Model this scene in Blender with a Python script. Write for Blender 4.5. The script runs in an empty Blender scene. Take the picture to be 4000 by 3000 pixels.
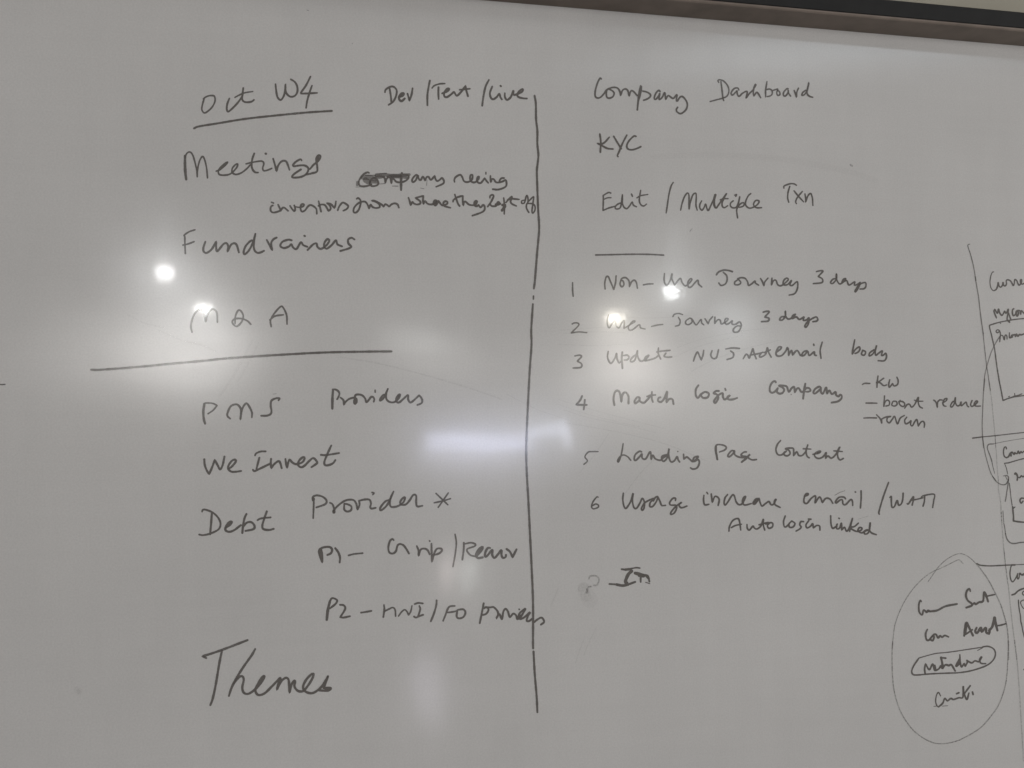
import bpy, math, random
from mathutils import Vector, Matrix

SC = bpy.context.scene
COL = SC.collection
random.seed(7)
WORLD = .158
KEY = .7
KEY2 = 12.0
KEY3 = .9
SPOT = 160
GLOW = 8.6
WIN = 17.0
COOL = 2.4
BASE_R, SPEC, COAT, COAT_R = .155, .5, .28, .05
WAVE, MID, PEEL, WIPE = .0003, .00006, .000014, .000014
BOARD = (.66, .647, .625)
INK = (.165, .150, .137)
LIP = (.22, .18, .15)  # frame underside, light bounced off the board put into its brown grey
WALL = (.40, .375, .305)
PEN = 1.0

# ------------------------------------------------------------------ camera
# The whiteboard hangs in the plane y = 0 and faces -y.  The camera stands one
# metre in front of it, 1.5 m up, turned 9.4 degrees to the right.
PSI = math.radians(9.4)
F = 2900.0                       # focal length in pixels of the 4000 x 3000 photograph
CAM_Z = 1.5
cam_data = bpy.data.cameras.new('camera')
cam_data.sensor_width = 36.0
cam_data.lens = 36.0 * F / 4000.0
cam_data.clip_start = 0.01
cam_data.clip_end = 200.0
cam = bpy.data.objects.new('camera', cam_data)
cam.location = (0, -1, CAM_Z)
cam.rotation_euler = (math.radians(90), 0, -PSI)
COL.objects.link(cam)
SC.camera = cam


def board_point(px, py):
    """where the sight line of a photograph pixel meets the board plane (x, z)"""
    u = (px - 2000.0) / F
    v = (1500.0 - py) / F
    t = 1.0 / (math.cos(PSI) - u * math.sin(PSI))
    return t * (math.sin(PSI) + u * math.cos(PSI)), CAM_Z + t * v


# ------------------------------------------------------------------ room light
world = bpy.data.worlds.new('World')
SC.world = world
world.use_nodes = True
bg = world.node_tree.nodes['Background']
bg.inputs[0].default_value = (1.0, 0.965, 0.93, 1)
bg.inputs[1].default_value = WORLD

SC.view_settings.view_transform = 'Standard'
SC.view_settings.look = 'None'
SC.view_settings.exposure = 0
SC.view_settings.gamma = 1
SC.view_settings.use_curve_mapping = False


def lamp(name, loc, target, radiance, sx, sy, col, shape='RECTANGLE', spread=180, roll=0):
    d = bpy.data.lights.new(name, 'AREA')
    d.shape = shape
    d.size = sx
    if shape in ('RECTANGLE', 'ELLIPSE'):
        d.size_y = sy
    else:
        sy = sx
    area = sx * sy * (math.pi / 4 if shape in ('DISK', 'ELLIPSE') else 1)
    d.energy = radiance * math.pi * area
    d.color = col
    d.spread = math.radians(spread)
    o = bpy.data.objects.new(name, d)
    loc = Vector(loc)
    q = (Vector(target) - loc).to_track_quat('-Z', 'Y')
    o.matrix_world = Matrix.Translation(loc) @ q.to_matrix().to_4x4() @ Matrix.Rotation(math.radians(roll), 4, 'Z')
    COL.objects.link(o)
    return o


def mirrored_lamp(name, px, py, dist, radiance, w, h, col, shape='ELLIPSE', roll=0):
    """a lamp standing in the room behind the camera, where the board mirrors it at (px, py);
    w and h are its apparent size in photograph pixels"""
    x, z = board_point(px, py)
    p = Vector((x, 0, z))
    d = (p - Vector(cam.location))
    t = d.length
    r = Vector((d.x, -d.y, d.z)).normalized()
    k = (t + dist) / F
    if name == 'downlight':
        layers = ((1.0, 1.0, 1.0),)
    elif shape == 'RECTANGLE':
        layers = ((1.03, 1.35, .3), (1.0, 1.0, .4), (.96, .65, .3))
    else:                                   # a lit patch that fades out towards its rim
        layers = ((1.35, 1.35, .22), (1.08, 1.08, .26), (.8, .8, .28), (.5, .5, .24))
    for i, (fw, fh, part) in enumerate(layers):
        q = p + r * (dist + .01 * i)
        lamp(name, q, p, radiance * part, w * k * fw, h * k * fh, col, shape, roll=roll)


# added area lamps that light the board from overhead and both sides
lamp('added_panel_light', (1.4, -2.6, 4.2), (0.6, 0, 1.5), KEY, 2.2, 1.4, (1.0, 0.965, 0.93))
lamp('added_panel_light', (6.6, -3.8, 2.0), (0.6, 0, 1.5), KEY2, 1.6, 1.6, (1.0, 0.975, 0.95))
lamp('added_panel_light', (-3.2, -3.6, 2.2), (0.3, 0, 1.5), KEY3, 1.4, 1.4, (1.0, 0.97, 0.94))

# four bright downlights far down the room
mirrored_lamp('downlight', 644, 1064, 8.0, SPOT, 46, 36, (1.0, 1.0, 1.0))
mirrored_lamp('downlight', 797, 1206, 11.0, SPOT * .9, 46, 30, (1.0, 1.0, 0.97))
mirrored_lamp('downlight', 2620, 1142, 9.0, SPOT, 44, 34, (0.97, 1.0, 1.0))
mirrored_lamp('downlight', 2405, 1240, 12.0, SPOT * .9, 56, 40, (1.0, 0.95, 0.83))
# lamps added to draw faint tall streaks near the downlights
mirrored_lamp('added_streak_light', 640, 950, 8.0, GLOW * .28, 60, 260, (0.93, 0.98, 1.0))
mirrored_lamp('added_streak_light', 2635, 1000, 9.0, GLOW * .32, 70, 260, (0.93, 0.98, 1.0))
mirrored_lamp('added_streak_light', 2220, 1090, 9.0, GLOW * .12, 90, 240, (0.9, 1.0, 0.97))
# pale lit walls and panels further back
mirrored_lamp('lit_wall_light', 730, 1370, 6.0, GLOW * .75, 380, 200, (1.0, 0.975, 0.94), roll=6)
mirrored_lamp('lit_wall_light', 600, 1360, 6.0, GLOW * .42, 640, 280, (1.0, 0.975, 0.95), roll=6)
mirrored_lamp('lit_wall_light', 820, 1480, 6.0, GLOW * .30, 330, 220, (1.0, 0.985, 0.96), roll=20)
mirrored_lamp('lit_wall_light', 2460, 1390, 6.0, GLOW * .75, 250, 250, (1.0, 0.94, 0.89))
mirrored_lamp('lit_wall_light', 2430, 1480, 6.0, GLOW * .35, 420, 260, (1.0, 0.965, 0.91))
mirrored_lamp('lit_wall_light', 2860, 1250, 6.0, GLOW * .62, 160, 150, (0.92, 0.98, 1.0))
mirrored_lamp('lit_wall_light', 2880, 1390, 6.0, GLOW * .25, 260, 190, (0.95, 0.98, 1.0))
mirrored_lamp('lit_wall_light', 2650, 1560, 6.0, GLOW * .20, 1150, 420, (1.0, 0.985, 0.95))
mirrored_lamp('lit_wall_light', 1640, 1330, 6.0, GLOW * .38, 260, 90, (0.97, 1.0, 0.98), roll=-8)
mirrored_lamp('lit_wall_light', 1700, 1400, 6.0, GLOW * .25, 420, 170, (1.0, 0.98, 0.95), roll=-12)
mirrored_lamp('lit_wall_light', 700, 1180, 6.0, GLOW * .33, 400, 230, (0.97, 0.985, 1.0), roll=-35)
# the window strip and the things beside it
mirrored_lamp('window_light', 1868, 1724, 5.0, WIN, 410, 66, (0.70, 0.74, 1.0), 'RECTANGLE', roll=-1)
mirrored_lamp('window_light', 1820, 1770, 5.0, WIN * .22, 320, 60, (0.86, 0.86, 1.0), 'RECTANGLE', roll=-1)
mirrored_lamp('window_light', 2140, 1678, 5.0, WIN * 1.0, 150, 46, (0.74, 0.80, 1.0), 'RECTANGLE', roll=8)
mirrored_lamp('window_light', 2214, 1704, 5.0, WIN * .95, 40, 90, (0.80, 0.84, 1.0), 'RECTANGLE', roll=6)
mirrored_lamp('window_light', 1880, 1740, 5.0, WIN * .09, 640, 280, (0.86, 0.88, 1.0), 'ELLIPSE')
mirrored_lamp('lit_shirt_light', 1752, 2225, 4.0, WIN * .45, 60, 150, (1.0, 0.86, 0.85), roll=-8)
mirrored_lamp('lit_shirt_light', 1830, 2235, 4.0, WIN * .45, 60, 140, (0.93, 1.0, 0.97), roll=-8)
mirrored_lamp('lit_shirt_light', 1670, 2650, 4.0, WIN * .20, 110, 190, (0.90, 0.84, 1.0))
mirrored_lamp('lit_shirt_light', 1690, 2770, 4.0, WIN * .16, 100, 130, (0.94, 0.90, 1.0))
# added cool lamp whose mirror image brightens the strip under the top frame
mirrored_lamp('added_panel_light', 3350, 175, 3.0, COOL, 1700, 120, (0.78, 0.90, 1.0), roll=-5)


# ------------------------------------------------------------------ materials
def nodes_of(name):
    m = bpy.data.materials.new(name)
    m.use_nodes = True
    nt = m.node_tree
    return m, nt, nt.nodes['Principled BSDF'], nt.nodes['Material Output']


def surface_gloss(b):
    b.inputs['Roughness'].default_value = BASE_R
    b.inputs['Specular IOR Level'].default_value = SPEC
    b.inputs['Coat Weight'].default_value = COAT
    b.inputs['Coat Roughness'].default_value = COAT_R
    b.inputs['Coat IOR'].default_value = 1.5


def add(nt, kind, **kw):
    n = nt.nodes.new(kind)
    for k, v in kw.items():
        setattr(n, k, v)
    return n


def coords(nt, scale=(1, 1, 1), rot=(0, 0, 0)):
    tc = add(nt, 'ShaderNodeTexCoord')
    mp = add(nt, 'ShaderNodeMapping')
    mp.inputs['Scale'].default_value = scale
    mp.inputs['Rotation'].default_value = rot
    nt.links.new(tc.outputs['Object'], mp.inputs['Vector'])
    return mp.outputs['Vector']


def noise(nt, vec, scale, detail=4, rough=.55):
    n = add(nt, 'ShaderNodeTexNoise')
    n.inputs['Scale'].default_value = scale
    n.inputs['Detail'].default_value = detail
    n.inputs['Roughness'].default_value = rough
    nt.links.new(vec, n.inputs['Vector'])
    return n.outputs['Fac']


def remap(nt, fac, a, b, lo=.3, hi=.7):
    r = add(nt, 'ShaderNodeMapRange')
    r.inputs['From Min'].default_value = lo
    r.inputs['From Max'].default_value = hi
    r.inputs['To Min'].default_value = a
    r.inputs['To Max'].default_value = b
    nt.links.new(fac, r.inputs['Value'])
    return r.outputs['Result']


def mul(nt, a, b):
    m = add(nt, 'ShaderNodeMath', operation='MULTIPLY')
    nt.links.new(a, m.inputs[0])
    if isinstance(b, (int, float)):
        m.inputs[1].default_value = b
    else:
        nt.links.new(b, m.inputs[1])
    return m.outputs[0]


def board_material():
    m, nt, b, out = nodes_of('glossy white board')
    surface_gloss(b)
    # wiping residue: cloudy patches, long wiped streaks, a fine grain
    cloud = remap(nt, noise(nt, coords(nt), 2.3, 6, .6), .945, 1.045)
    streak = remap(nt, noise(nt, coords(nt, (3, 1, 40), (0, .35, 0)), 2.0, 5, .6), .993, 1.006)
    streak2 = remap(nt, noise(nt, coords(nt, (2, 1, 60), (0, -1.0, 0)), 1.5, 4, .6), .994, 1.006)
    grain = remap(nt, noise(nt, coords(nt), 420, 2, .7), .95, 1.05)
    wipe = remap(nt, noise(nt, coords(nt, (26, 1, 3), (0, .55, 0)), 1.0, 5, .65), .985, 1.012)
    f = mul(nt, mul(nt, mul(nt, cloud, streak), mul(nt, streak2, wipe)), grain)
    v = add(nt, 'ShaderNodeVectorMath', operation='SCALE')
    v.inputs[0].default_value = BOARD
    nt.links.new(f, v.inputs['Scale'])
    nt.links.new(v.outputs[0], b.inputs['Base Color'])
    r = remap(nt, noise(nt, coords(nt, (3, 1, 30), (0, .5, 0)), 2.2, 5, .6), COAT_R * .8, COAT_R * 1.25)
    nt.links.new(r, b.inputs['Coat Roughness'])
    r2 = remap(nt, noise(nt, coords(nt, (4, 1, 26), (0, -.6, 0)), 1.7, 5, .6), BASE_R * .9, BASE_R * 1.12)
    nt.links.new(r2, b.inputs['Roughness'])
    # the sheet is not quite flat: slow waves and a fine orange peel
    h1 = mul(nt, noise(nt, coords(nt), 4.5, 2), WAVE)
    h2 = mul(nt, noise(nt, coords(nt), 260, 3, .6), PEEL)
    hs = add(nt, 'ShaderNodeMath', operation='ADD')
    h3 = mul(nt, noise(nt, coords(nt), 24, 3), MID)
    h13 = add(nt, 'ShaderNodeMath', operation='ADD')
    nt.links.new(h1, h13.inputs[0])
    nt.links.new(h3, h13.inputs[1])
    nt.links.new(h13.outputs[0], hs.inputs[0])
    h4 = mul(nt, noise(nt, coords(nt, (150, 1, 7), (0, .55, 0)), 1.0, 3, .6), WIPE)
    h24 = add(nt, 'ShaderNodeMath', operation='ADD')
    nt.links.new(h2, h24.inputs[0])
    nt.links.new(h4, h24.inputs[1])
    nt.links.new(h24.outputs[0], hs.inputs[1])
    bump = add(nt, 'ShaderNodeBump')
    bump.inputs['Strength'].default_value = 1.0
    bump.inputs['Distance'].default_value = 1.0
    nt.links.new(hs.outputs[0], bump.inputs['Height'])
    nt.links.new(bump.outputs['Normal'], b.inputs['Normal'])
    nt.links.new(bump.outputs['Normal'], b.inputs['Coat Normal'])
    return m


def ink_material(name, opacity, col=None):
    m, nt, b, out = nodes_of(name)
    surface_gloss(b)
    b.inputs['Base Color'].default_value = (*(col or INK), 1)
    tr = add(nt, 'ShaderNodeBsdfTransparent')
    mix = add(nt, 'ShaderNodeMixShader')
    n1 = remap(nt, noise(nt, coords(nt), 28, 4), .74, 1.0, .35, .62)
    n2 = remap(nt, noise(nt, coords(nt), 900, 2, .7), .80, 1.0, .3, .55) if opacity > .6 else \
        remap(nt, noise(nt, coords(nt), 330, 3, .7), .25, 1.15, .35, .65)
    nt.links.new(mul(nt, mul(nt, n1, n2), opacity), mix.inputs[0])
    nt.links.new(tr.outputs[0], mix.inputs[1])
    nt.links.new(b.outputs[0], mix.inputs[2])
    nt.links.new(mix.outputs[0], out.inputs['Surface'])
    return m


def plain_material(name, col, rough, var=.06, scale=30, bump=.0):
    m, nt, b, out = nodes_of(name)
    b.inputs['Roughness'].default_value = rough
    b.inputs['Specular IOR Level'].default_value = .25
    f = remap(nt, noise(nt, coords(nt), scale, 5), 1 - var, 1 + var)
    v = add(nt, 'ShaderNodeVectorMath', operation='SCALE')
    v.inputs[0].default_value = col
    nt.links.new(f, v.inputs['Scale'])
    nt.links.new(v.outputs[0], b.inputs['Base Color'])
    if bump:
        bp = add(nt, 'ShaderNodeBump')
        bp.inputs['Distance'].default_value = bump
        nt.links.new(noise(nt, coords(nt), scale * 6, 4), bp.inputs['Height'])
        nt.links.new(bp.outputs['Normal'], b.inputs['Normal'])
    return m


MAT_BOARD = board_material()
MAT_RAIL = plain_material('black anodised rail', (.016, .0155, .015), .5, .15, 40)
MAT_LIP = plain_material('bounce tinted brown grey lip', LIP, .55, .15, 25)
MAT_WALL = plain_material('beige painted wall', WALL, .8, .04, 8, .0006)
INKS = {}


def ink(a):
    if a not in INKS:
        INKS[a] = ink_material('dry marker ink' if a == 1 else 'thin marker residue', a)
    return INKS[a]


# ------------------------------------------------------------------ mesh helpers
def mesh_object(name, verts, faces, mat, parent=None, loc=(0, 0, 0)):
    me = bpy.data.meshes.new(name)
    me.from_pydata(verts, [], faces)
    me.materials.append(mat)
    me.update()
    o = bpy.data.objects.new(name, me)
    o.location = loc
    COL.objects.link(o)
    if parent:
        o.parent = parent
    return o


def prism_rails(profile, x0, x1, z0, z1):
    """a mitred rectangular frame: profile is a closed list of (outward, y)"""
    n = len(profile)
    V = []
    for sx, sz in ((-1, -1), (1, -1), (1, 1), (-1, 1)):
        for o_, y in profile:
            V.append(((x0 if sx < 0 else x1) + sx * o_, y, (z0 if sz < 0 else z1) + sz * o_))
    FA = []
    for c in range(4):
        d = (c + 1) % 4
        for i in range(n):
            j = (i + 1) % n
            FA.append((c * n + i, c * n + j, d * n + j, d * n + i))
    return V, FA


def box(x0, x1, y0, y1, z0, z1):
    V = [(x, y, z) for x in (x0, x1) for y in (y0, y1) for z in (z0, z1)]
    return V, [(0, 1, 3, 2), (4, 6, 7, 5), (0, 4, 5, 1), (2, 3, 7, 6), (0, 2, 6, 4), (1, 5, 7, 3)]


# ------------------------------------------------------------------ wall
V, FA = box(-6, 7, .022, .16, 0, 3.2)
wall = mesh_object('wall', V, FA, MAT_WALL)
wall['kind'] = 'structure'
wall['label'] = 'beige painted wall above the dark board frame'

# ------------------------------------------------------------------ whiteboard
BX0, BX1, BZ0, BZ1 = -.90, 1.50, .82, 1.5 + .5205
whiteboard = bpy.data.objects.new('whiteboard', None)
whiteboard.location = (0, 0, 0)
COL.objects.link(whiteboard)
whiteboard['label'] = 'glossy grey white board covered in black handwritten planning notes, framed in black'
whiteboard['category'] = 'whiteboard'

V, FA = box(BX0 - .004, BX1 + .004, 0, .018, BZ0 - .004, BZ1 + .004)
panel = mesh_object('writing_surface', V, FA, MAT_BOARD, whiteboard)

# deep frame: a bounce tinted brown grey lip standing forward of the board, a black front rail round it
D = .043
lipV, lipF = prism_rails([(0, -.0004), (0, -D + .002), (.0015, -D + .0006), (.004, -D + .0006), (.004, -.0004)], BX0, BX1, BZ0, BZ1)
frame = mesh_object('frame', *prism_rails([(.0043, .020), (.0043, -D + .001), (.0052, -D), (.0265, -D), (.0285, -D + .002), (.0285, .020)],
                                          BX0, BX1, BZ0, BZ1), MAT_RAIL, whiteboard)
lip = mesh_object('inner_lip', lipV, lipF, MAT_LIP, frame)


# ------------------------------------------------------------------ handwriting
def smooth(pts, step):
    """Catmull-Rom through the points; a repeated point makes a sharp corner"""
    runs, cur = [], [pts[0]]
    for p in pts[1:]:
        if p == cur[-1]:
            runs.append(cur)
            cur = [p]
        else:
            cur.append(p)
    runs.append(cur)
    out = []
    for run in runs:
        if len(run) == 1:
            continue
        ext = [(2 * run[0][0] - run[1][0], 2 * run[0][1] - run[1][1])] + run + \
              [(2 * run[-1][0] - run[-2][0], 2 * run[-1][1] - run[-2][1])]
        for i in range(1, len(ext) - 2):
            p0, p1, p2, p3 = ext[i - 1:i + 3]
            n = max(2, int(math.dist(p1, p2) / step))
            for k in range(n):
                t = k / n
                q = []
                for a in (0, 1):
                    q.append(.5 * (2 * p1[a] + (p2[a] - p0[a]) * t + (2 * p0[a] - 5 * p1[a] + 4 * p2[a] - p3[a]) * t * t
                                   + (3 * p1[a] - p0[a] - 3 * p2[a] + p3[a]) * t ** 3))
                out.append(tuple(q))
        out.append(run[-1])
    res = [out[0]]
    for p in out[1:]:
        if math.dist(p, res[-1]) > .15:
            res.append(p)
    return res


STROKE = [0]


def ribbon(pts, width, V, FA):
    """one pen stroke as a flat film of ink with round ends, in photograph pixels, laid on the board"""
    P = smooth(pts, max(1.6, width * .28))
    n = len(P)
    k = STROKE[0] = STROKE[0] + 1
    base = .00012 + (k % 45) * .000005
    ph = random.uniform(0, 60)
    tot = sum(math.dist(P[i], P[i + 1]) for i in range(n - 1))
    left, right, run = [], [], 0
    for i in range(n):
        a, b = P[max(0, i - 1)], P[min(n - 1, i + 1)]
        if i and i < n - 1:
            run += math.dist(P[i - 1], P[i])
        dx, dy = b[0] - a[0], b[1] - a[1]
        L = math.hypot(dx, dy) or 1
        nx, ny = -dy / L, dx / L
        s = run / 14 + ph
        w = width / 2 * (1 + .06 * math.sin(s * 1.3) + .05 * math.sin(s * 3.1 + 1) + .03 * math.sin(s * 7.7))
        e = min(run, tot - run) / (width * 2.2 + .01)
        w *= .90 + .10 * min(1, e)
        left.append((P[i][0] + nx * w, P[i][1] + ny * w))
        right.append((P[i][0] - nx * w, P[i][1] - ny * w))

    def put(p, i):
        x, z = board_point(*p)
        V.append((x, -(base + i * 7e-7), z))
        return len(V) - 1
    li = [put(p, i) for i, p in enumerate(left)]
    ri = [put(p, i) for i, p in enumerate(right)]
    for i in range(n - 1):
        FA.append((li[i], ri[i], ri[i + 1], li[i + 1]))
    for end in (0, n - 1):                       # round caps
        c = P[end]
        o = P[1] if end == 0 else P[n - 2]
        ang = math.atan2(c[1] - o[1], c[0] - o[0])
        r = math.dist(left[end], right[end]) / 2
        a0 = math.atan2(left[end][1] - c[1], left[end][0] - c[0])
        sgn = 1 if math.sin(ang - a0) > 0 else -1
        ids = [li[end]]
        for q in range(1, 6):
            a = a0 + sgn * math.pi * q / 6
            ids.append(put((c[0] + r * math.cos(a), c[1] + r * math.sin(a)), end))
        ids.append(ri[end])
        FA.append(tuple(ids))


def words_of(pens, gap):
    """strokes whose boxes come closer than the gap belong to one written word"""
    bx = [[min(p[0] for p in q) - gap / 2, min(p[1] for p in q) - gap / 2,
           max(p[0] for p in q) + gap / 2, max(p[1] for p in q) + gap / 2] for q, w in pens]
    sets = [[i] for i in range(len(pens))]
    merged = True
    while merged:
        merged = False
        for i in range(len(sets)):
            for j in range(i + 1, len(sets)):
                if any(bx[m][0] < bx[n][2] and bx[n][0] < bx[m][2] and bx[m][1] < bx[n][3] and bx[n][1] < bx[m][3]
                       for m in sets[i] for n in sets[j]):
                    sets[i] += sets.pop(j)
                    merged = True
                    break
            if merged:
                break
    return [[pens[i] for i in sorted(q)] for q in sets]


def W(kind, text, ox, oy, ow, width, strokes, a=1, gap=26):
    k = ow / 2212.0
    sx, sy, sk = ox, oy, k
    pens = []
    for line in strokes.strip().split('\n'):
        if line.startswith('@'):
            sx, sy, w_ = (float(q) for q in line[1:].split())
            sk = w_ / 2212.0
            continue
        wd = width * k
        if ':' in line:
            h, line = line.split(':')
            wd = float(h) * sk
        pts = []
        for q in line.split(','):
            x, y = q.split()
            pts.append((sx + float(x) * sk, sy + float(y) * sk))
        pens.append((pts, wd * PEN))
    writing = kind in ('heading', 'handwritten_word', 'handwritten_note', 'list_item')
    groups = words_of(pens, gap) if writing else [pens]
    names = text.split(' ')
    for g in range(len(groups)):
        V, FA = [], []
        for pts, wd in groups[g]:
            ribbon(pts, wd, V, FA)
        o = mesh_object('handwritten_word' if writing and kind != 'heading' else kind, V, FA, ink(a), whiteboard)
        if not writing:
            o['label'] = text
        elif len(groups) == len(names):
            o['label'] = 'black handwriting reading ' + names[g]
        else:
            o['label'] = ('part of the ' if len(groups) > 1 else '') + 'black handwriting: ' + text


# region: origin x, origin y, source width of the crop the strokes were measured in ; default stroke width in crop pixels
W('heading', 'Oct W4', 740,260,600, 30, """
26: 215 450, 185 560, 180 625, 215 668, 270 640, 330 580, 368 500, 360 430, 310 418, 250 432, 200 465
575 460, 545 540, 538 610, 555 650, 600 620, 680 540, 745 455, 770 400
775 310, 765 400, 760 470, 790 508, 850 514, 900 503, 930 480
24: 655 445, 720 410, 800 378, 912 360
1240 255, 1250 350, 1268 440, 1315 482, 1360 420, 1380 330, 1383 250, 1383 250, 1383 330, 1400 390, 1455 435, 1520 420, 1555 360, 1550 280, 1515 220, 1460 185
1743 145, 1680 270, 1610 370, 1605 390, 1605 390, 1700 388, 1838 380
1765 275, 1725 390, 1695 500, 1680 595""")
W('underline', 'ruled stroke beneath Oct W4', 740,260,600, 32, """
68 890, 140 862, 400 820, 800 755, 1250 705, 1700 662, 2050 640""")
W('handwritten_word', 'Meetings', 690,540,600, 31, """
42: 122 255, 120 350, 125 480, 138 592
26: 120 275, 150 215, 195 200, 235 250, 270 370, 293 480, 297 555
26: 297 555, 300 460, 330 330, 370 265, 400 300, 430 420, 445 570
27: 570 475, 620 455, 700 390, 735 345, 690 370, 625 430, 600 480, 620 525, 700 532, 780 510, 860 430, 880 375, 850 380, 805 430, 800 490, 850 522, 930 500, 1010 440, 1060 385
1118 220, 1090 300, 1080 390, 1095 450, 1130 490, 1172 495
26: 1000 370, 1080 350, 1200 330, 1245 340, 1255 375, 1240 430, 1255 468, 1310 460, 1370 435
34: 1282 222, 1288 224
1390 295, 1415 380, 1440 475, 1440 475, 1460 400, 1510 335, 1570 330, 1600 380, 1625 455
1800 320, 1790 305, 1770 308, 1710 345, 1675 390, 1690 405, 1690 405, 1780 392, 1850 395, 1895 430, 1890 480, 1850 530, 1780 560, 1690 568, 1660 555, 1700 510, 1790 450
1920 445, 1970 385, 2020 345, 2060 300, 2072 260, 2045 245, 2015 280, 2015 340, 2025 410, 2020 480, 1950 505, 1860 525
45: 2035 265, 2035 295""")
W('handwritten_note', 'Company seeing', 1340,600,440, 40, """
510 380, 480 368, 400 410, 330 500, 308 570, 330 630, 400 645, 500 630, 560 600
560 500, 525 570, 550 630, 600 640, 670 620, 695 575, 660 505, 600 480, 555 505
600 480, 680 445, 770 450, 820 490, 830 575, 830 575, 850 510, 890 460, 930 475, 950 585, 950 585, 962 505, 1000 505, 1040 550, 1100 565, 1180 555, 1250 520, 1288 470, 1270 425, 1180 412
52: 1155 385, 1140 520, 1140 715
1480 440, 1440 418, 1380 470, 1355 530, 1380 560, 1430 520, 1465 440, 1490 500, 1525 520, 1565 455, 1600 500, 1612 530, 1640 465, 1680 458, 1725 515, 1800 440, 1800 440, 1820 510, 1850 540, 1900 515, 1940 480, 1980 530, 1975 580, 1920 615, 1830 652
@1700 600 440
380 555, 375 520, 400 465, 485 417, 530 460, 560 535, 610 560, 670 550, 720 510, 735 430, 705 415, 685 460, 690 520, 730 562, 790 560, 850 500, 860 455, 832 460, 820 520, 840 568, 890 580, 930 540, 970 482, 970 482, 1005 535, 1040 575
34: 995 370, 995 402
1085 440, 1085 500, 1092 562, 1092 562, 1110 505, 1150 505, 1190 560, 1250 568, 1330 545, 1380 522, 1400 570, 1390 640, 1330 680, 1230 708, 1130 700
1350 482, 1300 485, 1265 530, 1262 560""")
W('handwritten_note', 'investors from where they left off', 1000,600,440, 40, """
330 1020, 300 1035, 285 1090, 300 1140, 350 1158, 430 1140, 490 1110, 520 1068, 560 1065, 630 1125
34: 305 957, 345 972
435 1005, 470 1080, 485 1125
670 1028, 710 1090, 755 1130, 770 1080, 752 1018
32: 765 1042, 830 1055, 875 1055
875 1055, 930 1035, 942 1000, 910 992, 882 1020, 875 1080, 900 1138, 960 1118, 1020 1040, 1070 1012, 1130 1035, 1185 1090, 1195 1182
1230 935, 1250 1020, 1278 1140
1228 1028, 1280 1003, 1350 1010, 1400 1080, 1425 1122, 1468 1080, 1440 1010, 1392 972, 1392 972, 1470 995, 1540 1070, 1540 1070, 1560 1010, 1570 938
1605 1112, 1640 1030, 1700 965, 1760 985, 1812 1035, 1780 1090, 1715 1122
@1340 600 440
270 888, 292 872, 330 900, 350 950, 340 1010, 310 1100, 260 1155, 210 1150, 212 1080, 260 1010, 340 955, 430 945, 480 1000, 512 1080, 512 1080, 540 1005, 580 1050, 650 1070, 720 1050, 705 990, 640 945, 562 925, 562 925, 620 928, 690 960, 780 1020, 795 1042, 830 997, 880 1020, 905 1042, 950 1000, 1010 978, 1070 1000, 1097 1062
1285 868, 1310 940, 1330 1015, 1330 1015, 1360 950, 1390 980, 1450 1000, 1512 985, 1515 940, 1460 895, 1425 872, 1425 872, 1500 850, 1578 832, 1578 832, 1570 920, 1580 992, 1580 992, 1610 935, 1660 985, 1730 1000, 1790 980, 1840 932, 1800 920, 1775 970, 1810 1020, 1850 980, 1870 932, 1910 980, 1955 1020, 2040 990, 2048 950, 2000 938, 1968 980, 1990 1030, 2050 1050, 2108 1065
70: 1812 945, 1812 995
@1700 600 440
385 805, 420 910, 450 990, 478 1030
350 945, 362 910, 430 862, 530 833, 542 850, 540 940, 550 1020, 550 1020, 565 950, 600 948, 660 1000, 740 1015, 800 990, 822 940, 795 930, 768 970, 780 1028, 825 1035, 850 1010, 890 1058, 940 1010, 970 1040, 965 1110, 900 1160, 730 1220
55: 795 950, 790 1015
1075 870, 1075 840, 1115 810, 1147 830, 1130 880, 1090 960, 1030 1042
1075 990, 1110 1030, 1180 1032, 1220 1010
80: 1240 970, 1235 985
60: 1190 1000, 1270 985
36: 1345 872, 1355 960, 1360 1080, 1355 1185
62: 1320 1010, 1370 1015, 1340 1080, 1312 1115
1390 960, 1440 900, 1505 845, 1490 900, 1480 950, 1510 990, 1590 1028
1430 905, 1500 888, 1645 900
34: 1745 915, 1700 930, 1700 975, 1742 975, 1765 930, 1780 860, 1800 822, 1820 870, 1820 950, 1795 1000, 1790 1060, 1815 1120, 1838 1155
34: 1820 950, 1860 910, 1932 848, 1925 930, 1910 1040, 1900 1130, 1915 1170, 1955 1120, 1960 1040, 1920 990, 1860 980, 1810 982""")
W('handwritten_word', 'Dev / Test / Live', 1480,200,640, 29, """
145 505, 160 600, 170 695
28: 82 555, 92 520, 150 482, 200 482, 240 530, 230 610, 190 685, 132 725
34: 268 622, 320 600, 335 572, 305 572, 272 620, 282 662, 312 672, 348 640
387 575, 400 620, 412 668, 412 668, 440 590, 455 502
688 398, 668 500, 655 600, 655 730
24: 718 498, 750 465, 820 442, 890 438
805 488, 803 560, 807 648
855 570, 920 545, 948 512, 920 508, 882 560, 885 610, 920 620, 980 580, 1012 552, 1040 592, 1060 600, 1110 550, 1170 468, 1170 468, 1180 530, 1203 608
26: 1090 522, 1150 515, 1228 508
1485 388, 1440 480, 1410 620, 1395 735
1530 478, 1500 560, 1508 620, 1540 650, 1590 620, 1625 575, 1640 620, 1660 652
1642 468, 1648 474
1700 568, 1702 620, 1730 658, 1780 620, 1815 535, 1820 590, 1880 575, 1935 545, 1942 512, 1900 535, 1868 590, 1890 622, 1950 637, 1998 640""")
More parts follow.
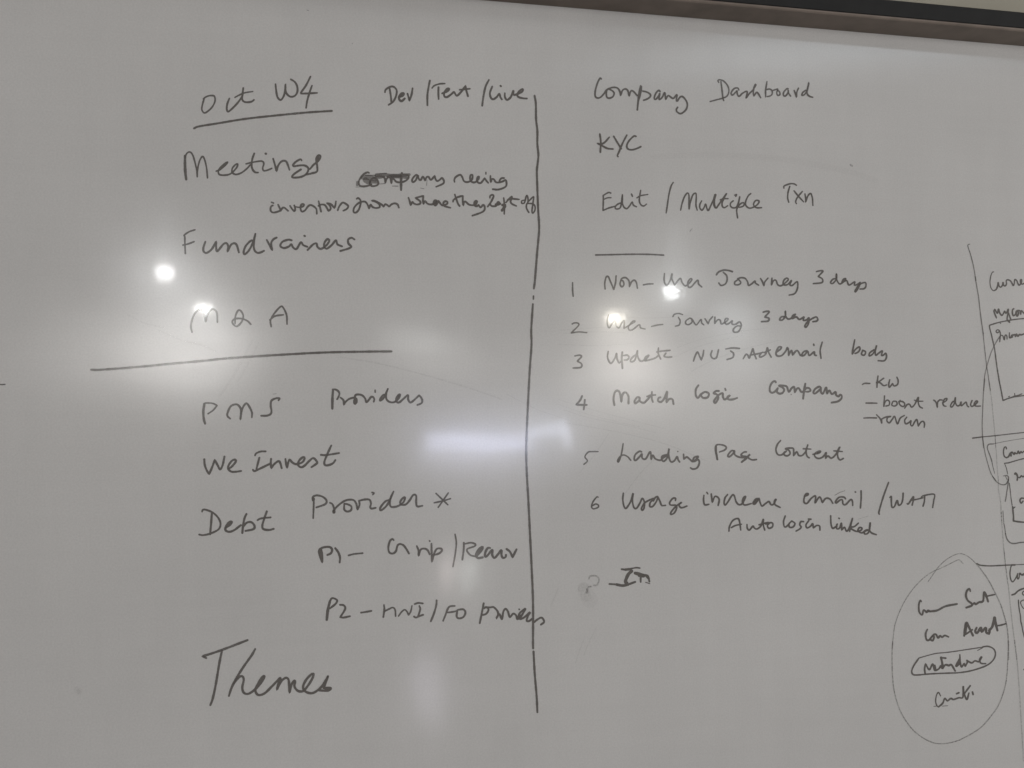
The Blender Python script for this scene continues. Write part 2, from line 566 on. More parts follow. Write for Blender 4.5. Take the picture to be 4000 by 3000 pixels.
W('handwritten_word', 'Fundraisers', 690,860,720, 27, """
22: 220 116, 150 140, 92 180, 98 200, 100 290, 105 400
22: 75 300, 140 285, 210 258
345 260, 322 330, 325 375, 360 393, 420 350, 475 258, 475 258, 475 330, 490 372, 560 290, 600 278, 620 320, 612 378, 612 378, 650 300, 690 278, 722 300, 748 388
920 250, 890 248, 830 310, 805 380, 820 408, 870 360, 920 260, 945 165
945 165, 925 280, 935 360, 970 392, 1015 385, 1048 368
1082 238, 1110 290, 1148 360, 1148 360, 1135 280, 1160 232, 1200 210
1380 242, 1340 235, 1270 260, 1245 310, 1290 335, 1350 315, 1375 290, 1400 330, 1440 345, 1490 268, 1520 300, 1568 320
1533 188, 1540 192
1572 358, 1640 290, 1680 282, 1690 320, 1730 345, 1790 310, 1832 250, 1812 228, 1780 260, 1770 310, 1800 343, 1860 300, 1912 242, 1930 290, 1985 315
2135 232, 2100 212, 2060 232, 2062 280, 2095 318, 2060 342, 1965 370""")
W('handwritten_word', 'M & A', 690,860,720, 23, """
185 1345, 172 1280, 185 1200, 220 1120, 270 1075, 310 1085, 350 1218, 350 1218, 368 1140, 420 1072, 460 1078, 485 1120, 490 1225
890 1250, 850 1210, 780 1182, 700 1185, 668 1220, 690 1260, 730 1272, 780 1220, 800 1150, 770 1088, 735 1088, 705 1160, 702 1240
1135 1278, 1128 1200, 1180 1110, 1250 1037, 1282 1055, 1320 1140, 1325 1248
1118 1198, 1180 1152, 1280 1136""")
W('handwritten_word', 'PMS', 750,1480,540, 35, """
42: 198 405, 182 520, 190 640, 210 715
28: 190 398, 220 386, 330 392, 402 425, 402 425, 340 500, 258 558
612 636, 572 600, 568 550, 620 440, 700 407, 750 430, 785 500, 775 650, 775 650, 792 520, 830 430, 875 392, 920 450, 960 540, 958 615
1385 343, 1402 312, 1340 312, 1272 350, 1260 430, 1272 510, 1260 560, 1200 588, 1108 590""")
W('handwritten_word', 'Providers', 1250,1470,460, 40, """
50: 245 265, 235 400, 232 605
240 248, 290 248, 345 280, 365 330, 345 390, 322 430
385 398, 440 450, 450 535, 450 535, 470 490, 540 430, 610 405, 640 402, 680 420, 688 480, 660 518, 640 490, 650 420, 670 352, 740 342, 800 362, 850 420, 872 485, 920 440, 960 388, 1000 392, 1020 430, 1010 475
34: 1035 260, 1037 298
70: 660 450, 660 498
1235 345, 1190 348, 1140 410, 1125 455, 1160 440, 1210 380, 1275 235
1272 240, 1240 340, 1250 430, 1310 482, 1400 482, 1480 410, 1503 342, 1470 352, 1432 420, 1440 480, 1490 488, 1560 430, 1652 352, 1655 430, 1690 488, 1740 470, 1862 358, 1862 358, 1900 400, 1922 460, 1900 508, 1828 538
60: 1475 375, 1455 430""")
W('handwritten_word', 'We Invest', 750,1480,540, 37, """
197 1288, 205 1380, 240 1470, 275 1522, 275 1522, 320 1420, 365 1295, 365 1295, 410 1380, 450 1447, 490 1380, 520 1245
585 1440, 640 1400, 700 1325, 690 1292, 640 1310, 588 1380, 582 1440, 630 1484, 700 1486, 785 1474
34: 1010 1222, 1030 1190, 1100 1162, 1178 1160
1078 1262, 1055 1350, 1032 1440
975 1455, 1000 1475, 1090 1435, 1240 1362
1265 1280, 1260 1350, 1270 1430, 1270 1430, 1310 1370, 1380 1317, 1412 1345, 1435 1428
1495 1282, 1505 1350, 1522 1422, 1522 1422, 1537 1350, 1562 1292, 1600 1332, 1650 1362, 1700 1360, 1770 1330, 1803 1270, 1780 1252, 1720 1300, 1695 1370, 1740 1413, 1800 1390, 1880 1310, 1940 1268, 1990 1310, 2002 1345, 1960 1380, 1912 1412
@750 1720 640
31: 1880 70, 1830 180, 1790 280, 1792 328, 1830 338, 1900 312, 1935 268
29: 1740 196, 1800 200, 1900 186, 1985 172""")
W('handwritten_word', 'Debt', 750,1720,640, 32, """
28: 137 962, 147 938, 190 938, 280 975, 350 1040, 385 1120, 360 1200, 250 1257, 150 1280, 98 1272
268 985, 260 1100, 245 1268
455 1180, 510 1142, 540 1102, 510 1100, 465 1150, 452 1210, 500 1235, 570 1212, 660 1145
735 995, 710 1050, 690 1150, 680 1250
690 1165, 740 1112, 800 1105, 843 1150, 830 1198, 722 1223
1010 960, 975 1060, 950 1150, 965 1198, 1040 1210, 1103 1195
28: 885 1078, 930 1055, 1062 1040""")
W('handwritten_word', 'Provider *', 1180,1880,640, 29, """
26: 150 498, 155 380, 160 240
145 260, 147 212, 200 190, 280 210, 330 260, 310 310, 192 353
45: 155 238, 155 244
377 290, 410 310, 432 370, 428 422, 428 422, 445 370, 520 300, 600 255, 690 252, 730 300, 748 380, 748 380, 775 320, 770 262, 770 262, 850 245, 910 250, 930 300, 920 350, 940 368, 993 358
48: 430 400, 430 416
570 305, 570 380, 610 408, 660 390, 665 340, 620 312, 575 302
26: 945 150, 972 160, 955 180
1170 252, 1120 275, 1060 350, 1057 392, 1100 370, 1160 300, 1235 138
1225 160, 1195 230, 1187 320, 1220 348, 1300 332, 1370 280, 1388 218, 1355 232, 1325 280, 1340 315, 1400 312, 1450 260, 1500 185, 1540 195, 1540 280, 1555 338, 1625 330
24: 1808 163, 1968 317
24: 1973 158, 1838 352
24: 1783 290, 1900 265, 2003 234""")
W('handwritten_note', 'P1 line with a dash and a slash', 1180,1880,640, 32, """
258 912, 270 1000, 272 1095, 272 1095, 235 980, 237 922, 290 892, 370 887, 405 920, 390 970, 342 994
448 903, 490 960, 512 1030, 508 1095
26: 628 1000, 700 982, 818 970
@1480 2060 640
29: 200 173, 185 158, 150 182, 128 270, 142 338, 190 352, 230 320, 250 250, 280 225, 330 240, 370 290, 406 352
29: 512 252, 535 310, 537 382, 537 382, 565 300, 620 287, 660 310, 685 363
29: 710 220, 712 330, 716 465, 716 465, 740 370, 780 292, 840 287, 850 315, 810 352, 740 373
26: 684 182, 688 186
23: 1028 92, 1045 200, 1035 330, 1000 530
28: 1147 208, 1145 300, 1127 435
25: 1150 225, 1240 207, 1300 225, 1290 255, 1190 297, 1230 370, 1300 392
36: 1310 390, 1350 350, 1402 278, 1390 265, 1340 310, 1312 380, 1340 413, 1400 405
33: 1500 278, 1470 278, 1440 330, 1432 388, 1460 385, 1530 305, 1530 370, 1560 412, 1610 360, 1652 310, 1655 370, 1672 410, 1710 400, 1715 372
1725 293, 1770 330, 1805 405, 1805 405, 1835 340, 1858 297""")
W('handwritten_note', 'P2 - HNI / FO providers', 1220,2280,500, 37, """
50: 305 300, 270 450, 250 622
305 305, 330 258, 370 252, 428 288, 400 350, 302 428
478 365, 540 372, 570 420, 540 490, 482 578, 482 578, 540 585, 650 562
842 500, 930 487, 1020 470
1238 368, 1245 450, 1227 577
32: 1248 478, 1320 440, 1388 412, 1430 450, 1440 560
30: 1490 558, 1550 480, 1600 450, 1640 490, 1663 542, 1663 542, 1700 480, 1722 382
1768 352, 1830 333, 1908 340
1850 385, 1865 440, 1830 560
1758 568, 1790 585, 1850 560, 1915 537
2148 288, 2140 380, 2100 520, 2047 650
@1480 2060 640
27: 1025 1060, 960 1067, 930 1100, 900 1180, 867 1262
25: 920 1150, 1000 1140, 1060 1125
1060 1118, 1050 1200, 1080 1228, 1140 1210, 1168 1150, 1140 1107, 1070 1112
1415 1025, 1395 1130, 1362 1292
1400 1182, 1450 1165, 1480 1110, 1450 1075, 1422 1092
1430 1080, 1500 1080, 1550 1078, 1600 1130, 1610 1180, 1582 1232, 1582 1232, 1625 1170, 1660 1238, 1680 1140, 1710 1100, 1742 1135, 1768 1210, 1812 1165, 1850 1185, 1872 1238, 1900 1160, 1975 1098, 1950 1150, 1905 1235, 1960 1215, 2040 1148, 2010 1200, 1995 1262, 2030 1262, 2080 1225
25: 1892 1104, 1896 1108
46: 1900 1190, 1890 1225
2092 1285, 2130 1250, 2190 1218, 2222 1245, 2228 1280, 2188 1312""")
W('heading', 'Themes', 750,2440,600, 36, """
205 480, 152 455, 152 455, 260 422, 450 357, 800 222
432 375, 395 550, 345 850, 300 1060, 265 1157
910 350, 860 440, 740 610, 640 770, 570 910, 532 1025
600 850, 680 752, 730 748, 745 800, 725 900, 740 970, 790 998, 860 970, 950 890, 1020 800, 1042 742, 1000 770, 930 890, 915 960, 960 1013, 1050 985, 1150 890, 1272 768, 1240 860, 1222 935, 1222 935, 1280 820, 1350 765, 1390 790, 1400 880, 1407 980, 1407 980, 1430 870, 1478 805, 1485 840, 1475 880, 1500 930, 1550 960, 1620 940, 1720 800, 1752 708, 1710 722, 1640 800, 1600 900, 1640 965, 1740 983, 1850 910, 1910 830, 1958 742
1958 745, 1920 850, 1895 915, 1895 915, 2000 912, 1955 950, 1830 945
50: 1925 920, 1960 930""")
W('heading', 'Company Dashboard', 2280,280,600, 27, """
252 105, 235 95, 200 160, 168 270, 165 350, 195 380, 240 370, 290 320, 330 265, 400 232, 460 228, 500 250, 525 300, 530 345, 530 345, 560 270, 600 250, 635 275, 653 350, 653 350, 680 280, 715 285, 770 345
335 265, 325 320, 335 370, 370 382, 420 360, 438 310, 410 275, 370 255
30: 820 205, 800 300, 785 420, 772 550
26: 830 215, 822 300, 790 420
850 280, 910 295, 960 330, 950 370, 900 400, 862 412
1098 285, 1080 270, 1040 310, 1015 380, 1035 400, 1080 350, 1095 310, 1095 310, 1085 400, 1130 370, 1165 305, 1180 400, 1180 400, 1215 345, 1250 365, 1290 385, 1340 335, 1335 400, 1345 425, 1390 365, 1430 365, 1475 420, 1492 480, 1470 550, 1400 605, 1345 580, 1335 545, 1352 515
@2720 260 520
26: 372 265, 358 235, 385 220, 450 240, 520 320, 540 410, 510 490, 440 525, 340 552, 228 582
29: 408 250, 425 380, 440 520, 455 568
29: 705 390, 690 360, 640 360, 590 410, 578 455, 600 475, 650 430, 675 405, 680 460, 710 495, 760 450, 820 415, 845 425, 825 525, 825 525, 880 450, 940 390, 990 300, 960 340, 945 430, 955 490, 955 490, 1000 430, 1030 455, 1068 520
36: 980 300, 960 350
29: 1172 252, 1150 400, 1152 505
27: 1160 385, 1215 375, 1255 400, 1260 450, 1235 485, 1180 500
27: 1255 405, 1310 385, 1352 378, 1335 430, 1350 480, 1388 465, 1380 420, 1352 395
29: 1525 370, 1500 370, 1450 430, 1448 480, 1480 490, 1525 430, 1525 385, 1525 385, 1530 440, 1565 492
29: 1625 400, 1645 450, 1662 510, 1662 510, 1668 430, 1695 360
29: 1815 395, 1770 430, 1752 475, 1790 470, 1840 400, 1870 265, 1870 265, 1840 400, 1845 460, 1880 495, 1932 512""")
W('handwritten_word', 'KYC', 2280,280,600, 28, """
232 900, 245 1000, 240 1160
368 945, 300 1020, 240 1045, 195 1030, 195 1030, 260 1065, 340 1105, 420 1115
432 932, 490 1030, 540 1110
620 915, 560 1030, 515 1140, 485 1210, 495 1225
752 932, 720 930, 650 1000, 620 1070, 640 1115, 700 1125, 770 1105, 822 1080""")
W('handwritten_note', 'Edit / Multiple Txn', 2300,660,520, 28, """
365 402, 325 392, 240 440, 240 440, 240 560, 235 690, 235 690, 330 650, 430 622
26: 250 505, 310 480, 368 478
535 565, 490 580, 445 620, 440 655, 480 665, 530 625, 558 430
33: 558 435, 555 560
555 560, 580 630, 630 660, 680 610, 720 550, 740 600, 790 628
33: 710 420, 724 455
862 355, 845 450, 840 540, 870 600, 915 615, 958 585
25: 800 480, 860 445, 980 425
1402 225, 1365 290, 1330 430, 1305 600, 1285 730
1525 685, 1550 570, 1590 460, 1635 402, 1662 430, 1665 550, 1665 670, 1665 670, 1690 540, 1730 430, 1775 405, 1785 460, 1780 600, 1800 685
1875 530, 1845 590, 1845 650, 1880 685, 1915 640, 1940 585, 1960 650, 1985 690, 2030 600, 2110 425, 2090 500, 2090 600, 2115 650, 2160 590, 2200 535
@2640 660 600
560 370, 545 450, 550 530, 580 560, 640 480, 728 355, 690 430, 665 490, 670 540, 700 558, 745 530
25: 640 445, 690 430, 750 428
825 460, 790 490, 785 530, 820 560, 880 540, 920 400, 890 540, 875 600, 888 705
24: 845 378, 875 368, 862 395
895 540, 940 495, 980 490, 975 530, 930 550, 895 550
1078 355, 1040 390, 1005 470, 1010 530, 1060 565, 1130 545, 1185 500, 1195 460, 1150 455, 1120 500, 1130 540, 1170 560, 1232 558
24: 1555 275, 1560 245, 1640 215, 1700 215, 1735 235
1640 250, 1615 340, 1610 420, 1625 480
1700 315, 1770 400, 1840 475
1820 325, 1750 410, 1725 470, 1735 500
1858 360, 1868 420, 1868 480, 1868 480, 1900 390, 1940 355, 1965 420, 1972 525""")
W('ruled_line', 'short horizontal rule under Edit', 2300,660,520, 28, """
112 1430, 350 1425, 700 1418, 1000 1420, 1242 1432""")
W('list_item', '1 Non-User Journey 3 days', 2190,1020,600, 25, """
172 310, 172 420, 180 505
640 400, 635 320, 655 230, 685 225, 715 290, 765 410, 765 410, 790 310, 798 212
870 270, 855 330, 880 370, 910 340, 900 290, 870 270, 890 245, 940 240, 985 290, 990 370, 990 370, 1020 300, 1060 275, 1090 310, 1105 390
1192 342, 1260 330, 1330 328
1495 180, 1490 270, 1505 330, 1535 345, 1580 270, 1605 180, 1600 250, 1640 345, 1640 345, 1690 280, 1725 250, 1750 310, 1790 355, 1840 330, 1890 265, 1865 255, 1830 310, 1840 370, 1880 370, 1970 275, 1985 330, 2030 372
@2740 1020 700
24: 185 168, 210 135, 270 112, 330 115, 380 130
268 138, 310 180, 315 240, 290 285, 240 300, 213 270
440 235, 410 260, 415 290, 460 290, 485 265, 460 230, 445 220, 490 205, 540 215, 570 260, 580 300, 620 280, 660 245, 665 270, 705 298
728 215, 750 250, 770 305, 770 305, 780 260, 820 210
870 210, 862 295, 862 295, 890 240, 920 240, 940 290, 975 305, 1020 280, 1070 230, 1050 210, 1015 240, 1010 290, 1060 290, 1110 240, 1090 290, 1120 300, 1180 255, 1185 330, 1150 400, 1080 420
1418 130, 1460 120, 1498 125, 1440 190, 1440 190, 1490 220, 1485 265, 1380 278
1660 215, 1620 225, 1592 265, 1620 275, 1665 220, 1665 158, 1665 220, 1700 280, 1740 265, 1780 220, 1750 225, 1735 265, 1790 240, 1820 295, 1890 255, 1885 295, 1920 290, 1960 265, 1930 340, 1900 380, 1895 365, 1950 290, 2020 265, 2028 310, 2005 340, 1955 345""")
W('list_item', '2 User - Journey 3 days', 2190,1020,600, 22, """
165 905, 200 890, 250 895, 255 930, 150 1035, 150 1035, 260 1020, 375 1030
690 775, 672 840, 675 920, 700 960, 740 900, 780 860, 800 930, 840 960, 880 890, 915 860, 910 970, 910 970, 990 920, 1070 870, 1040 865, 980 940, 985 990, 1040 985, 1130 915, 1150 960, 1215 978
1308 940, 1400 920, 1470 912
1615 800, 1640 765, 1700 755, 1755 770
1695 810, 1720 860, 1705 920, 1650 938
1850 825, 1805 860, 1800 900, 1840 915, 1890 880, 1880 830, 1850 822, 1890 835, 1930 900, 1960 915, 2020 840, 2030 890, 2060 918
@2740 1020 700
21: 42 712, 62 740, 82 775, 82 775, 100 730, 138 685
21: 165 692, 162 770, 162 770, 200 725, 230 730, 245 775, 300 750, 330 715, 300 710, 285 750, 310 780, 350 760, 380 735, 375 775, 420 780, 470 750, 490 800, 455 870, 400 875, 395 840, 440 800, 490 805
24: 762 630, 800 620, 835 628, 780 690, 780 690, 830 705, 820 740, 740 748
24: 1025 685, 985 690, 965 725, 1000 725, 1035 680, 1035 618, 1040 680, 1070 715, 1115 700, 1160 655, 1125 675, 1120 710, 1170 690, 1210 720, 1265 690, 1255 730, 1300 725, 1325 700, 1320 770, 1290 815, 1275 800, 1320 740, 1410 690, 1435 720, 1420 740, 1375 748""")
W('list_item', '3 Update NUJ Act email body', 2190,1020,600, 26, """
205 1365, 270 1355, 300 1375, 240 1440, 240 1440, 300 1480, 290 1530, 180 1540
685 1300, 675 1380, 700 1450, 730 1470, 780 1400, 805 1330, 810 1400, 840 1465, 870 1440
30: 888 1310, 880 1400, 890 1545
905 1360, 960 1355, 985 1385, 960 1420, 915 1425
1100 1345, 1050 1370, 1005 1425, 1020 1450, 1070 1420, 1105 1290, 1105 1350, 1130 1420, 1170 1440, 1240 1400, 1270 1355, 1225 1380, 1205 1430, 1250 1430, 1320 1410, 1370 1390, 1405 1360
1408 1250, 1405 1330, 1440 1410
25: 1380 1310, 1440 1298, 1575 1285
1515 1325, 1490 1370, 1540 1385, 1600 1380
1912 1440, 1935 1370, 1970 1310, 2000 1370, 2025 1425, 2025 1425, 2050 1350, 2060 1285
@2740 1020 700
130 1105, 115 1160, 140 1200, 185 1190, 210 1095
23: 300 1085, 380 1072, 468 1078
360 1110, 395 1140, 385 1190, 315 1215
22: 515 1205, 550 1150, 575 1165, 590 1195, 620 1120, 635 1080, 650 1140, 675 1205
22: 600 1160, 690 1145, 760 1125
22: 735 1140, 715 1170, 730 1185, 790 1150, 812 1070, 830 1130, 860 1185
22: 775 1130, 850 1095
24: 925 1125, 975 1085, 985 1060, 950 1065, 920 1130, 935 1170, 990 1165, 1040 1110, 1060 1070, 1075 1110, 1075 1165, 1075 1165, 1110 1105, 1125 1160, 1125 1160, 1165 1110, 1190 1110, 1220 1165
24: 1300 1105, 1260 1120, 1235 1165, 1270 1160, 1310 1115, 1330 1165, 1390 1120, 1395 1155, 1415 1165
1384 1025, 1388 1040
1490 1000, 1465 1100, 1475 1200
1892 970, 1870 1080, 1860 1150, 1860 1150, 1900 1090, 1945 1060, 1955 1090, 1930 1125, 1895 1140
1990 1100, 1975 1150, 2010 1160, 2025 1120, 1990 1100
@3280 1300 600
26: 490 245, 432 290, 425 332, 470 310, 510 250, 530 180, 512 265, 520 322, 565 290, 612 262, 600 325, 630 320, 662 295, 672 350, 640 402, 552 402""")
W('list_item', '4 Match Logic Company', 2220,1440,720, 26, """
165 328, 140 380, 95 432, 95 432, 160 435, 220 435
198 375, 192 430, 184 490
552 438, 542 360, 560 280, 595 265, 620 300, 635 400, 635 400, 650 310, 685 285, 720 330, 722 418
850 345, 825 345, 795 390, 805 415, 850 380, 855 345, 860 390, 905 410, 950 370, 990 320
1003 280, 1000 350, 1015 400
24: 945 335, 990 320, 1045 315
1105 345, 1085 350, 1075 385, 1110 400, 1150 360, 1185 275, 1180 340, 1178 405, 1178 405, 1210 365, 1250 370, 1262 425
1560 200, 1530 250, 1530 320, 1555 350, 1590 310, 1640 280, 1685 300, 1670 345, 1615 350, 1585 310
1805 268, 1770 270, 1745 295, 1780 310, 1800 350, 1765 412, 1750 385, 1800 320, 1850 295, 1855 340, 1880 370, 1940 320, 1910 340, 1920 368, 1970 370, 2025 352
24: 1880 238, 1888 258
@2960 1420 500
37: 310 325, 295 305, 250 325, 210 400, 210 480, 250 505, 300 480, 345 425
37: 345 425, 330 490, 375 520, 430 505, 455 450, 420 410, 365 385, 430 382, 500 400, 535 490, 580 430, 625 405, 640 500, 640 500, 675 435, 710 430, 750 490, 790 480
40: 820 350, 800 470, 782 608
34: 800 480, 840 425, 890 430, 910 465, 880 485, 830 488
37: 1095 425, 1060 400, 990 440, 960 500, 985 520, 1040 480, 1085 440, 1090 490, 1125 520, 1180 415, 1195 520, 1195 520, 1235 465, 1280 530, 1340 490, 1350 540, 1390 570, 1420 540, 1450 560, 1440 610, 1380 655, 1275 675
18: 573 533, 577 536""")
W('list_item', '- KW  - boost reduce  - rerun', 3280,1300,600, 24, """
325 745, 360 728, 432 730
550 622, 540 710, 535 785
632 655, 560 705, 525 715, 580 720, 630 760, 675 750
720 675, 705 740, 712 785, 745 750, 760 730, 780 765, 830 745, 840 690, 822 640
378 1012, 460 1012, 535 1014
645 910, 640 990, 635 1065, 645 1010, 680 970, 715 990, 710 1040, 665 1055
765 990, 750 1040, 790 1055, 825 1030, 815 990, 775 985
870 975, 855 1010, 880 1050, 920 1060, 935 1020, 900 990, 850 990
935 1085, 970 1035, 1005 1030, 1035 1070, 1080 1030, 1130 930, 1130 1000, 1150 1060, 1190 1085
22: 1075 970, 1130 985, 1198 985
1355 970, 1385 1000, 1405 1075, 1405 1075, 1410 1000, 1440 965
1440 965, 1475 968
1490 1005, 1530 980, 1545 950, 1510 955, 1485 1010, 1500 1050, 1530 1058
1655 985, 1625 995, 1595 1050, 1610 1070, 1645 1030, 1665 930, 1665 1000, 1690 1050, 1730 1040, 1745 995, 1750 1050, 1790 1020, 1820 1000, 1835 1050, 1855 1065
1905 975, 1885 1030, 1900 1060, 1950 1035, 1985 990, 1960 985, 1935 1030, 1960 1055, 2025 1055
346 1228, 430 1224, 528 1226
530 1180, 580 1235, 605 1300
34: 600 1260, 602 1290
600 1245, 660 1215, 740 1205, 690 1220, 680 1270, 715 1295, 760 1240, 790 1205, 830 1310, 870 1230, 930 1190
965 1215, 935 1260, 950 1310, 1000 1290, 1025 1265, 1020 1320, 1045 1340, 1080 1280, 1110 1250, 1130 1345, 1130 1345, 1165 1290, 1200 1275, 1220 1310, 1215 1362""")
W('list_item', '5 Landing Page Content', 2240,1700,600, 28, """
22: 355 236, 270 236, 210 245, 165 310, 200 370, 150 420
24: 715 122, 700 220, 680 310, 650 385, 635 370, 670 310, 720 285, 780 310, 825 362
34: 645 350, 642 380
980 240, 950 232, 890 280, 875 350, 900 360, 960 300, 985 270, 990 330, 1040 340, 1105 240, 1120 350, 1120 350, 1140 290, 1180 340, 1250 360, 1300 320, 1345 285, 1280 300, 1270 350, 1300 375, 1350 320, 1375 195, 1370 290, 1400 380, 1450 370, 1490 310, 1505 350, 1528 385
22: 1500 232, 1504 236
1585 275, 1590 345, 1590 345, 1630 315, 1680 350, 1720 380, 1780 330, 1795 305, 1740 320, 1720 370, 1740 380, 1795 350, 1812 400, 1780 470, 1720 488, 1685 470
@2740 1700 600
210 150, 215 250, 230 350
26: 225 350, 200 200, 215 145, 260 135, 330 150, 358 180, 330 215, 258 242
470 225, 430 225, 380 290, 400 310, 450 270, 475 225, 480 280, 540 315, 610 320, 650 310
645 240, 610 245, 570 280, 590 300, 650 310, 640 340, 575 390, 640 330, 700 275, 675 300, 680 330, 730 355, 790 350
27: 1138 78, 1095 130, 1072 200, 1085 260, 1115 285, 1160 280, 1200 240
27: 1220 230, 1190 260, 1200 290, 1240 295, 1275 265, 1260 220, 1210 195, 1290 185, 1325 200, 1325 295, 1325 295, 1370 240, 1400 290, 1450 290, 1500 240
27: 1530 140, 1505 230, 1520 300, 1550 325
24: 1465 195, 1575 200
27: 1605 275, 1680 260, 1715 235, 1690 230, 1630 270, 1640 315, 1690 335, 1750 310, 1795 250, 1785 335, 1785 335, 1820 300, 1870 330, 1930 280, 1990 170, 1960 250, 1965 320, 1995 355, 2040 335
24: 1905 225, 1960 230, 2028 235
34: 1670 255, 1700 245""")
W('list_item', '6 Usage increase email, with Auto Login linked below', 2240,1700,600, 27, """
23: 355 892, 335 890, 280 960, 260 1030, 290 1060, 350 1040, 360 1010, 320 990, 265 1020
718 835, 710 930, 730 1030, 760 1050, 820 960, 858 840, 848 940, 870 1040, 910 1050, 960 970, 990 910, 1020 960, 1015 1050, 990 1080, 980 1050, 1020 980, 1080 940, 1150 910
1150 930, 1105 970, 1100 1025, 1140 1025, 1190 960, 1215 890, 1180 895, 1150 945
1215 890, 1245 950, 1270 1010, 1325 1010
1468 940, 1470 910, 1430 910, 1385 970, 1400 1005, 1470 1010, 1485 1050, 1450 1120, 1400 1140, 1410 1100, 1480 1020, 1560 965, 1520 1000, 1540 1040, 1580 1040, 1632 1020
@2740 1700 600
35 865, 30 930, 45 1000, 105 995
24: 75 822, 92 845
140 845, 155 965, 155 965, 190 885, 230 890, 255 930, 240 1010
375 855, 340 900, 325 970, 340 1005, 380 960, 440 865, 470 870, 500 960, 540 1000, 590 980, 635 885, 605 900, 590 960, 620 1005, 715 985
830 910, 780 920, 740 980, 770 990, 825 920, 840 960, 870 1020, 920 985, 970 955, 1000 1000, 1040 990, 1075 920, 1050 950, 1060 1000, 1132 1040
40: 800 925, 765 970
1480 880, 1530 860, 1535 840, 1500 850, 1475 920, 1480 970, 1520 980, 1580 910, 1640 875, 1635 975, 1635 975, 1700 890, 1740 970, 1740 970, 1790 910, 1850 920, 1890 980
@3160 1840 600
525 400, 500 375, 430 380, 380 440, 390 460, 450 415, 480 420, 490 475, 530 480, 600 410, 625 440, 628 495
26: 665 300, 672 304
750 285, 750 400, 740 530
1145 165, 1080 340, 1030 500, 1005 600, 1012 620
1165 380, 1185 365, 1185 440, 1195 520, 1230 510, 1270 425, 1290 490, 1330 470, 1350 400, 1355 320
1415 470, 1430 475, 1480 400, 1505 370, 1500 430, 1485 490
24: 1460 425, 1560 405, 1640 385
24: 1615 380, 1650 355, 1800 335, 1795 430, 1780 525
1665 370, 1660 440, 1642 505
@2740 1700 600
395 1380, 405 1310, 450 1230, 515 1200, 545 1230, 565 1365
25: 430 1330, 490 1300, 575 1282
655 1285, 660 1340, 690 1365, 740 1310, 760 1335, 800 1350, 860 1300, 890 1210, 890 1290, 910 1365
830 1290, 880 1275, 960 1255
985 1260, 950 1300, 970 1340, 1020 1320, 1025 1270, 985 1260, 925 1280
1205 1165, 1182 1240, 1190 1310, 1215 1320, 1260 1280
1300 1235, 1260 1280, 1270 1325, 1320 1320, 1345 1270, 1300 1235
1470 1245, 1430 1245, 1415 1290, 1435 1320, 1415 1350, 1362 1380
1545 1230, 1505 1290, 1520 1335, 1570 1310, 1600 1275, 1610 1335, 1610 1335, 1660 1300, 1700 1310, 1705 1365
1540 1208, 1575 1210
1860 1160, 1865 1280, 1890 1340, 1940 1310, 1955 1280
1978 1195, 1984 1200
@3160 1840 600
400 770, 400 830, 440 820, 465 750, 470 850, 470 850, 510 810, 540 865, 580 820, 625 680, 600 780, 585 870
710 750, 650 800, 580 810, 620 840, 690 870, 750 850, 760 820, 725 815, 705 860, 760 890, 820 850, 870 850
850 850, 800 870, 800 905, 840 900, 870 850, 880 740, 870 840, 900 890, 968 916""")
W('erased_writing', 'half erased 7 In', 2280,1900,600, 30, """
52: 620 1390, 600 1370, 640 1270, 690 1220
40: 600 1198, 660 1192
30: 545 1192, 620 1198, 700 1180
24: 700 1180, 760 1170, 808 1176
30: 370 1405, 480 1412
42: 470 1412, 560 1428, 640 1415
36: 640 1412, 740 1375
50: 740 1248, 850 1275
60: 800 1280, 860 1285
44: 900 1285, 935 1325
30: 820 1280, 820 1375
30: 790 1270, 900 1280, 930 1300, 945 1370
16: 890 1380, 950 1400""")
W('erased_writing', 'faint erased numeral', 2280,1900,600, 24, """
75 1330, 90 1295, 150 1285, 210 1310, 215 1370, 190 1420, 145 1425
60 1450, 110 1440
40: 50 1480, 45 1530""", a=.38)
W('list_item', 'Conn Sent', 3420,2140,580, 33, """
28: 680 800, 665 780, 645 840, 645 930, 665 980, 695 995, 715 925, 760 960, 780 930, 820 950
33: 760 945, 820 945, 920 930, 1040 870, 1210 836
1410 645, 1395 610, 1360 640, 1345 710, 1370 780, 1430 830, 1430 860, 1350 890
1430 860, 1470 820, 1490 840, 1540 810, 1600 790, 1615 660, 1650 720, 1675 800
26: 1640 725, 1700 710, 1772 695""")
W('list_item', 'Conn Accept', 3420,2140,580, 36, """
30: 770 1215, 745 1280, 755 1360, 790 1375, 850 1310, 870 1330, 850 1380, 815 1360, 840 1320, 870 1290, 900 1290, 930 1340, 960 1310, 990 1330, 1030 1305, 1085 1325
1320 1310, 1330 1210, 1355 1115, 1400 1200, 1450 1305
50: 1345 1160, 1335 1270
30: 1340 1290, 1440 1220
38: 1505 1190, 1485 1240, 1510 1270, 1570 1190, 1580 1250, 1640 1190, 1650 1260, 1690 1270, 1700 1200, 1690 1280
38: 1690 1230, 1740 1170, 1772 1035, 1790 1130, 1815 1230
28: 1790 1165, 1870 1150, 1940 1130""")
W('list_item', 'Meting done', 3420,2500,580, 35, """
28: 740 510, 730 430, 745 355, 745 355, 800 440, 850 360, 880 450, 940 430, 960 400
40: 880 380, 890 430
38: 975 260, 990 330, 1000 420, 970 390
30: 970 262, 1045 270
32: 1000 420, 1040 370, 1090 380, 1130 370, 1185 460
40: 1250 290, 1200 390, 1255 340
27: 1255 220, 1260 320, 1280 400, 1320 350, 1335 390, 1370 320, 1350 300, 1430 340, 1480 310, 1540 320, 1580 250, 1550 290, 1570 345, 1640 352""")
